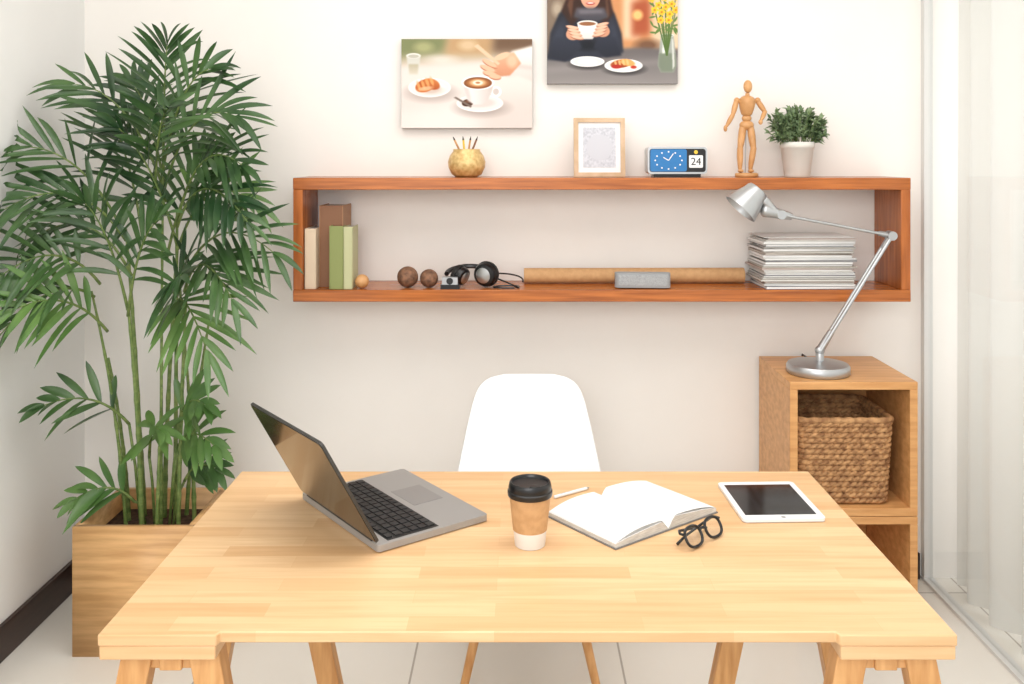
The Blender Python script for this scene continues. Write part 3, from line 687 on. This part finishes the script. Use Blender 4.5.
low=[(0.08,0.70,0.0,0.22,0.80,-0.15,0.08),(0.08,0.62,0.0,0.24,0.66,-0.12,0.08),(-0.08,0.70,-0.02,-0.30,0.80,-0.15,0.1),(0.0,0.6,-0.05,0.10,0.74,-0.22,0.08),(-0.05,0.45,-0.05,-0.22,0.48,-0.10,0.08),(0.1,0.5,0.0,0.22,0.56,-0.05,0.06)]
for f in low:
    frond((CXP+f[0],CYP+f[2],f[1]),(CXP+f[3],CYP+f[5],f[4]),f[6],6,0.16,M_leaf2 if rg.random()<0.5 else M_leaf,0.028)
    b.tube([Vector((CXP+f[0]*0.6,CYP,PH-0.08)),Vector((CXP+f[0]*0.8,CYP+f[2]*0.5,(PH+f[1])/2)),Vector((CXP+f[0],CYP+f[2],f[1]))],0.005,M_cane,6)
b.finish(recalc=False,angle=180)

# ---------------- laptop ----------------
b=MB('laptop'); ux=Vector((0.605,-0.796,0)).normalized(); uy=Vector((0.796,0.605,0)).normalized()
b.M=Matrix(((ux.x,uy.x,0,-0.531),(ux.y,uy.y,0,2.232),(0,0,1,TZ+0.0005),(0,0,0,1)))
W,D=0.385,0.283; hh=0.016
b.prism([(W/2+x,D/2+y) for x,y in rr2(W,D,0.008)],0.002,hh,M_alu)
b.prism([(W/2+x,D/2+y) for x,y in rr2(W-0.01,D-0.01,0.008)],0.0,0.002,M_black)
b.bx(0.012,W-0.012,0.03,0.158,hh,hh+0.0006,M_blackm)
for r in range(6):
    y0=0.034+r*0.0205; x=0.016
    while x<W-0.03:
        b.bx(x,x+0.0195,y0,y0+(0.0165 if r>0 else 0.012),hh+0.0006,hh+0.0032,M_key); x+=0.0234
b.bx(W/2-0.065,W/2+0.045,0.175,0.255,hh,hh+0.0005,base('trackpad',(140,138,136),0.35,0.2))
b.cyl((0.03,0.006,hh+0.002),(W-0.03,0.006,hh+0.002),0.006,0.006,M_black,16)
Mb=b.M.copy(); tl=math.radians(29)
b.M=Mb@Matrix.Translation((0,0.004,hh+0.003))@Matrix.Rotation(tl,4,'X')
b.M=b.M@Matrix(((1,0,0,W/2),(0,0,-1,0),(0,1,0,0.137),(0,0,0,1)))
b.prism(rr2(W,0.268,0.010),-0.003,0.003,base('lid_edge',(70,68,66),0.35,0.4))
b.prism(rr2(W-0.006,0.262,0.009),0.003,0.0042,M_lid)
b.prism(rr2(W-0.006,0.262,0.009),-0.0038,-0.003,M_black)
b.prism(rr2(W-0.034,0.222,0.002),-0.0042,-0.0038,M_screen)
b.finish(0.0006,1)

# ---------------- coffee cup ----------------
b=MB('takeaway_coffee_cup'); c=(0.0215,1.972,TZ+0.0005)
b.lathe([(0.0315,0),(0.0325,0.001),(0.0445,0.122),(0.040,0.122)],M_paper,c=c,seg=48)
b.lathe([(0.0358,0.034),(0.0368,0.0342),(0.0447,0.110),(0.0435,0.110)],M_kraft,c=c,seg=48)
b.lathe([(0.0445,0.106),(0.0475,0.107),(0.0485,0.111),(0.0485,0.117),(0.0463,0.119),(0.0458,0.123),(0.0465,0.125),(0.0445,0.134),(0.0425,0.137),(0.0400,0.136),(0.038,0.131),(0.020,0.130),(1e-6,0.130)],M_black,c=c,seg=48)
b.lathe([(0.012,0.1302),(0.011,0.133),(1e-6,0.1335)],M_black,c=(c[0]+0.01,c[1]-0.02,c[2]),seg=16)
b.finish(angle=40)

# ---------------- notebook ----------------
b=MB('open_notebook'); b.M=Matrix.Translation((0.262,2.135,TZ+0.0005))@Matrix.Rotation(math.radians(38),4,'Z')
hw,hd=0.162,0.112
b.bx(-hw-0.003,hw+0.003,-hd-0.003,hd+0.003,0,0.0025,base('notebook_cover',(120,118,116),0.6))
nu,nv=48,8; vs=[];fs=[]
def hgt(u):
    a=abs(u)/hw; s_=1 if u>0 else 0.8
    return 0.004+ s_*0.017*(1-math.exp(-(a/0.07)**2))*(1-a)**0.7+0.007*min(1,a*8)
for k in (0,1):
    for j in range(nv+1):
        v=-hd+2*hd*j/nv
        for i in range(nu+1):
            u=-hw+2*hw*i/nu; vs.append((u,v,hgt(u) if k else 0.0026))
o_=(nu+1)*(nv+1)
for j in range(nv):
    for i in range(nu):
        a=j*(nu+1)+i; fs.append((o_+a,o_+a+1,o_+a+nu+2,o_+a+nu+1)); fs.append((a+nu+1,a+nu+2,a+1,a))
e=[]
for i in range(nu): e.append((i,i+1,o_+i+1,o_+i)); q=nv*(nu+1)+i; e.append((q+1,q,o_+q,o_+q+1))
for j in range(nv): q=j*(nu+1); e.append((q+nu+1,q,o_+q,o_+q+nu+1)); q+=nu; e.append((q,q+nu+1,o_+q+nu+1,o_+q))
b.add(vs,fs,M_paper); b.add(vs,e,M_pagecut)
for sgn,hh_ in ((-1,0.007),(-1,0.003),(1,0.004)):
    vs=[];fs=[]
    for j in range(2):
        for i in range(17):
            a=i/16; u=sgn*hw*a*0.985; vs.append((u,-hd*0.985+2*hd*0.985*j,hgt(u)+0.001+hh_*math.sin(math.pi*a**1.2)))
    for i in range(16): fs.append((i,i+1,i+18,i+17))
    b.add(vs,fs,M_paper)
b.finish(angle=50)
b=MB('white_pen'); b.rod((0.085,2.235,TZ+0.0045),(0.165,2.292,TZ+0.0045),0.004,0.004,M_white); b.cyl((0.165,2.292,TZ+0.0045),(0.173,2.298,TZ+0.0045),0.0034,0.001,M_silver); b.cyl((0.10,2.2455,TZ+0.0085),(0.125,2.2635,TZ+0.0085),0.0008,0.0008,M_silver,6); b.finish()

# ---------------- eyeglasses ----------------
b=MB('eyeglasses'); fx=Vector((0.72,0.69,0)).normalized(); cc=Vector((0.405,1.978,TZ+0.003))
bk_=Vector((-fx.y,fx.x,0))
up=(Vector((0,0,1))*0.85+bk_*0.5).normalized()
def gp(u,v,w=0): return cc+fx*u+up*(v)
for sg in (-1,1):
    pts=[]
    for k in range(32):
        a=2*math.pi*k/32; ca,sa=math.cos(a),math.sin(a); ex=0.8
        pts.append(gp(sg*0.036+0.0265*math.copysign(abs(ca)**ex,ca),0.0225+0.0205*math.copysign(abs(sa)**ex,sa)))
    b.tube(pts,0.0032,M_black,8,closed=True)
    b.add(pts,[tuple(range(32))],gl_lens)
    h=gp(sg*0.066,0.034); b.tube([gp(sg*0.060,0.034),h,h+bk_*0.008],0.003,M_black,8)
    q0=h+bk_*0.008
    off=bk_*(0.012 if sg>0 else 0.020)
    q1=q0-fx*sg*0.095+off; q1.z=TZ+0.014; q2=q1-fx*sg*0.030+Vector((0,0,-0.0095))
    b.tube([q0,q0-fx*sg*0.01+off*0.5,q1,q2],[0.003,0.003,0.0028,0.0032],M_black,8)
b.tube([gp(-0.011,0.027),gp(-0.004,0.031),gp(0.004,0.031),gp(0.011,0.027)],0.003,M_black,8)
b.finish(recalc=True,angle=60)

# ---------------- tablet ----------------
b=MB('tablet'); b.M=Matrix.Translation((0.599,2.208,TZ+0.0005))@Matrix.Rotation(math.radians(2),4,'Z')
b.prism(rr2(0.192,0.238,0.012),0,0.0015,M_silver); b.prism(rr2(0.192,0.238,0.012),0.0015,0.0082,M_white)
b.prism([(x-0.001,y+0.002) for x,y in rr2(0.166,0.192,0.001)],0.0083,0.0086,M_screen)
b.lathe([(0.0055,0.0083),(0.0055,0.0086)],M_grey,c=(0,-0.108,0),seg=20)
b.finish(0.0006)

# ---------------- lights / world ----------------
w=bpy.data.worlds.new('world'); S.world=w; w.use_nodes=True
w.node_tree.nodes['Background'].inputs[0].default_value=(1.0,0.99,0.975,1); w.node_tree.nodes['Background'].inputs[1].default_value=1.3
def area(name,loc,rot,sx,sy,e,col=(1,1,1)):
    l=bpy.data.lights.new(name,'AREA'); l.shape='RECTANGLE'; l.size=sx; l.size_y=sy; l.energy=e; l.color=col
    o=bpy.data.objects.new(name,l); COL.objects.link(o); o.location=loc; o.rotation_euler=rot; return o
area('ceiling_light',(0.15,2.0,2.76),(0,0,0),2.4,1.6,33,(1,0.985,0.965))
area('studio_softbox',(-0.4,-0.9,2.3),(math.radians(68),0,math.radians(-8)),1.8,1.2,46,(1,0.99,0.975))
area('window_daylight',(2.2,2.2,1.5),(0,math.radians(90),0),1.8,2.2,15,(1,1,1))

cam=bpy.data.cameras.new('camera'); co=bpy.data.objects.new('camera',cam); COL.objects.link(co)
co.location=(0,0,CAMZ); co.rotation_euler=(math.pi/2,0,0)
cam.sensor_width=36; cam.lens=918/1024*36; cam.shift_x=-8/1024; cam.shift_y=-187/1024; cam.clip_start=0.05
S.camera=co
S.view_settings.view_transform='Standard'
